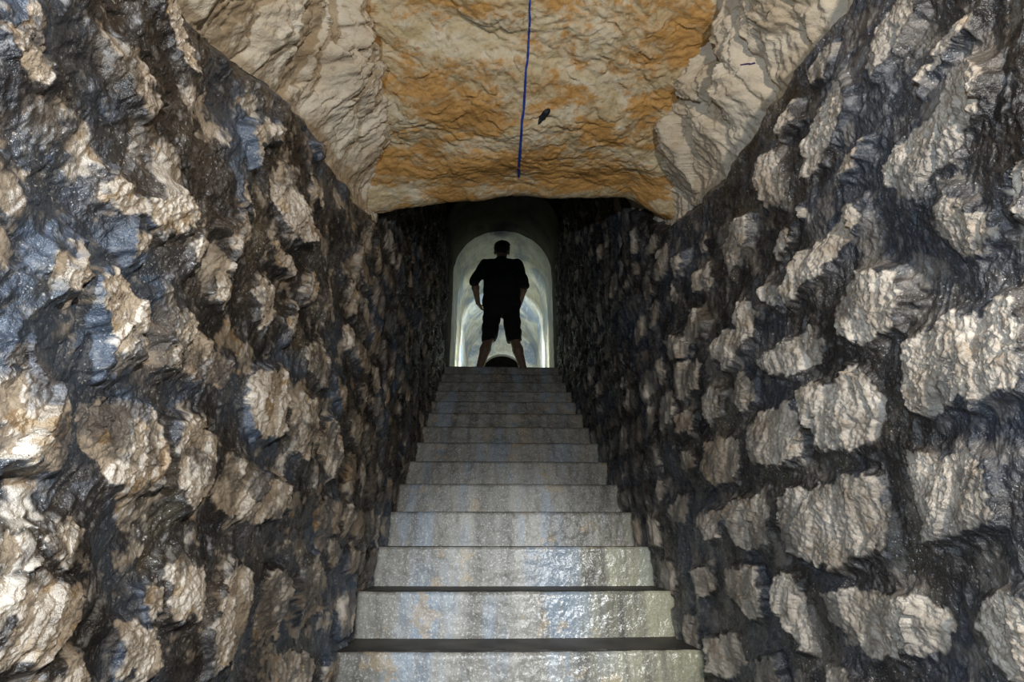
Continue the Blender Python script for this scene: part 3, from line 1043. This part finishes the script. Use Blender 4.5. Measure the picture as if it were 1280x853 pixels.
J_HEAD = J(627.3, 314.5, 0.03)
J_NECK = J(626.8, 328, 0.0)
SH = [J(606.5, 331.5), J(646.5, 331.5)]
EL = [J(593.0, 351.5, -0.02), J(655.5, 355.5, -0.02)]
WR = [J(597.5, 379.0, 0.13), J(650.0, 379.5, 0.15)]
HIP = [J(617.0, 391, 0.0), J(637.0, 391, 0.0)]
KN = [J(611.0, 423.0, 0.02), J(643.0, 424.0, 0.02)]
AN = [J(597.0, 470.5, 0.0), J(656.5, 470.5, 0.0)]
for a in AN:
    a[2] = FZ + 0.085
CHEST = J(626.8, 343, 0.0); BELLY = J(627, 364, 0.0); PELV = J(627, 384, 0.0)


def ankle_dir(i):
    return np.array([(-0.35, 0.35)[i], 1.0, 0.0]) / math.hypot(0.35, 1)


def body_fn(X, Y, Z):
    f = Field(X, Y, Z)
    # skull, jaw, face (looking into the tunnel, +y)
    f.e(J_HEAD + [0, -0.008, 0.020], [0.075, 0.094, 0.088], 0.02)
    f.e(J_HEAD + [0, 0.030, -0.045], [0.058, 0.062, 0.066], 0.03)
    f.c(J_HEAD + [0, 0.080, -0.010], J_HEAD + [0, 0.104, -0.032], 0.011, 0.015, 0.015)      # nose
    f.c(J_HEAD + [-0.022, 0.082, -0.066], J_HEAD + [0.022, 0.082, -0.066], 0.009, 0.009, 0.01)  # lips
    f.c(J_HEAD + [-0.035, 0.076, 0.012], J_HEAD + [0.035, 0.076, 0.012], 0.012, 0.012, 0.02)  # brow
    f.e(J_HEAD + [0, 0.072, -0.100], [0.026, 0.020, 0.018], 0.02)                            # chin
    for s in (-1, 1):
        f.e(J_HEAD + [0.030 * s, 0.076, -0.008], [0.012, 0.012, 0.010], 0.004)               # eyes
        f.e(J_HEAD + [0.083 * s, -0.004, -0.016], [0.014, 0.022, 0.034], 0.008)              # ears
    f.c(J_HEAD + [0, -0.012, -0.07], J_NECK + [0, -0.015, -0.03], 0.056, 0.066, 0.03)
    # trunk
    f.e(CHEST, [0.165, 0.105, 0.17], 0.05)
    f.e(BELLY, [0.155, 0.112, 0.16], 0.05)
    f.e(PELV, [0.165, 0.115, 0.12], 0.05)
    for i in (0, 1):
        f.c(J_NECK + [0, -0.01, -0.05], SH[i], 0.06, 0.055, 0.04)
        f.c(SH[i], EL[i], 0.052, 0.042, 0.03)
        f.c(EL[i], EL[i] * 0.7 + WR[i] * 0.3, 0.042, 0.043, 0.02)
        f.c(EL[i] * 0.7 + WR[i] * 0.3, WR[i], 0.043, 0.027, 0.02)
        f.c(HIP[i] + [0, 0, 0.03], KN[i], 0.088, 0.056, 0.04)
        f.c(KN[i], KN[i] * 0.68 + AN[i] * 0.32 + [0, -0.016, 0], 0.054, 0.058, 0.03)
        f.c(KN[i] * 0.68 + AN[i] * 0.32 + [0, -0.016, 0], AN[i], 0.058, 0.037, 0.03)
        d = ankle_dir(i)
        f.c(AN[i] + [0, 0, -0.03], AN[i] + d * 0.14 + [0, 0, -0.05], 0.040, 0.028, 0.03)
        # hand: palm, four curled fingers, thumb
        fw = WR[i] - EL[i]; fw = fw / np.linalg.norm(fw)
        inn = np.array([1.0 if i == 0 else -1.0, 0.25, 0.0])
        fw2 = fw * 0.75 + inn * 0.35; fw2 /= np.linalg.norm(fw2)
        acr = np.array([0.0, 1.0, 0.15]); acr -= fw2 * (acr @ fw2); acr /= np.linalg.norm(acr)
        pal = np.cross(acr, fw2); pal *= np.sign(pal @ inn)
        for q in (-0.026, -0.009, 0.009, 0.026):
            f.c(WR[i] + acr * q * 0.5, WR[i] + fw2 * 0.085 + acr * q, 0.018, 0.013, 0.012)
        for q, ln in zip((-0.031, -0.010, 0.011, 0.032), (0.062, 0.078, 0.082, 0.072)):
            b0 = WR[i] + fw2 * 0.085 + acr * q
            b1 = b0 + (fw2 * 0.86 + pal * 0.5) * ln * 0.45
            b2 = b1 + (fw2 * 0.45 + pal * 0.9) * ln * 0.33
            b3 = b2 + (fw2 * -0.1 + pal * 1.0) * ln * 0.26
            f.c(b0, b1, 0.0098, 0.0092, 0.004); f.c(b1, b2, 0.0092, 0.0085, 0.003); f.c(b2, b3, 0.0085, 0.0075, 0.003)
        t0 = WR[i] + fw2 * 0.025 + acr * 0.022
        t1 = t0 + (fw2 * 0.5 + acr * 0.7 + pal * 0.4) * 0.042
        t2 = t1 + (fw2 * 0.8 + acr * 0.2 + pal * 0.5) * 0.034
        f.c(t0, t1, 0.014, 0.011, 0.008); f.c(t1, t2, 0.011, 0.009, 0.004)
    return f.S


def fold(Q, sc, amp, seed):
    return amp * np.sin(Q[2] * sc + 3 * np.sin(Q[0] * 17 + seed) + 2 * np.sin(Q[1] * 13 + seed * 2)) * np.sin(Q[0] * sc * 0.6 + Q[2] * 9 + seed)


def shirt_fn(X, Y, Z):
    f = Field(X, Y, Z)
    f.e(CHEST + [0, 0, 0.01], [0.192, 0.128, 0.19], 0.06)
    f.c(CHEST + [-0.10, 0, -0.05], PELV + [-0.105, 0, 0.05], 0.105, 0.112, 0.05)
    f.c(CHEST + [0.10, 0, -0.05], PELV + [0.105, 0, 0.05], 0.105, 0.112, 0.05)
    f.e(BELLY, [0.19, 0.135, 0.17], 0.05)
    f.e(PELV + [0, 0, 0.02], [0.215, 0.140, 0.12], 0.05)
    for i in (0, 1):
        f.c(J_NECK + [0, -0.01, -0.035], SH[i] + [0, 0, 0.0], 0.064, 0.066, 0.04)
        f.c(SH[i], EL[i] * 1.03 - SH[i] * 0.03, 0.070, 0.060, 0.03)
    f.c(J_NECK + [0, -0.012, -0.05], J_NECK + [0, -0.004, 0.028], 0.078, 0.070, 0.02)       # collar
    P = (X, Y, Z)
    S = f.S + fold(P, 42, 0.005, 1.0)
    S = np.maximum(S, (PELV[2] - 0.035 + 0.008 * np.sin(X * 30)) - Z)                        # hem
    S = np.maximum(S, Z - (J_NECK[2] + 0.045 - 0.10 * (Y - J_NECK[1])))                    # neckline
    return S


def shorts_fn(X, Y, Z):
    f = Field(X, Y, Z)
    f.e(PELV + [0, 0, 0.0], [0.205, 0.132, 0.13], 0.05)
    for i in (0, 1):
        s = (-1, 1)[i]
        f.c(HIP[i] + [0.012 * s, 0, 0.02], KN[i] + [0.0, 0, -0.02], 0.104, 0.086, 0.03)
        f.c(HIP[i] + [0.03 * s, 0, -0.08], HIP[i] + [0.03 * s, 0, -0.22], 0.085, 0.085, 0.03)
    P = (X, Y, Z)
    S = f.S + fold(P, 48, 0.006, 4.0)
    S = np.maximum(S, (KN[0][2] - 0.035 + 0.010 * np.sin(X * 24)) - Z)
    S = np.maximum(S, Z - (PELV[2] + 0.10))
    return S


def hair_fn(X, Y, Z):
    f = Field(X, Y, Z)
    f.e(J_HEAD + [0, -0.014, 0.028], [0.094, 0.106, 0.100], 0.02)
    f.e(J_HEAD + [-0.03, 0.02, 0.085], [0.055, 0.06, 0.035], 0.03)
    f.e(J_HEAD + [0.035, -0.02, 0.080], [0.055, 0.06, 0.035], 0.03)
    P = (X, Y, Z)
    S = f.S + 0.004 * np.sin(X * 130 + Z * 60) * np.sin(Y * 110) + 0.003 * np.sin(Z * 170 + X * 40)
    S = np.maximum(S, (Y - (J_HEAD[1] + 0.055 + 0.9 * np.maximum(0, Z - J_HEAD[2] - 0.055))))  # hairline
    S = np.maximum(S, (J_HEAD[2] - 0.058 + 0.6 * np.maximum(0, Y - J_HEAD[1] + 0.03)) - Z)   # nape
    return S


def boot_fn(i):
    def fn(X, Y, Z):
        f = Field(X, Y, Z)
        d = ankle_dir(i)
        A = AN[i]
        f.c(A + [0, 0, 0.05], A + [0, 0, -0.04], 0.052, 0.056, 0.03)
        f.c(A + d * -0.045 + [0, 0, -0.045], A + d * 0.165 + [0, 0, -0.052], 0.044, 0.038, 0.03)
        f.c(A + d * 0.05 + [0, 0, -0.030], A + d * 0.165 + [0, 0, -0.050], 0.048, 0.040, 0.03)
        S = f.S
        S = np.maximum(S, (FZ + 0.002) - Z)
        S = np.maximum(S, Z - (A[2] + 0.085))
        return S
    return fn


person = bpy.data.objects.new('person', None)
person.location = (float(PELV[0]), PD, FZ)
COL.objects.link(person)
person['label'] = 'person in dark shirt and shorts, seen from behind, standing legs apart at the stair head'
person['category'] = 'person'


def organic(name, fn, lo, hi, step, mat, smooth=2):
    V, Fq = surface_nets(fn, lo, hi, step)
    me = quads_mesh(name, V - np.array(person.location), Fq, True)
    o = link(name, me, mat, person)
    return o


def box(pts, m):
    a = np.array(pts)
    return a.min(0) - m, a.max(0) + m


allp = [J_HEAD, J_NECK] + SH + EL + WR + HIP + KN + AN
lo, hi = box(allp, 0.17)
lo[2] = FZ - 0.02
organic('body', body_fn, lo, hi, 0.0062, M_SKIN)
lo, hi = box([CHEST, PELV, J_NECK] + EL, 0.17)
organic('shirt', shirt_fn, lo, hi, 0.008, M_SHIRT)
lo, hi = box([PELV] + HIP + KN, 0.19)
organic('shorts', shorts_fn, lo, hi, 0.008, M_SHORTS)
lo, hi = box([J_HEAD], 0.17)
organic('hair', hair_fn, lo, hi, 0.005, M_HAIR)
for i in (0, 1):
    lo, hi = box([AN[i], AN[i] + ankle_dir(i) * 0.15], 0.13)
    organic('boot', boot_fn(i), lo, hi, 0.006, M_SHOE)
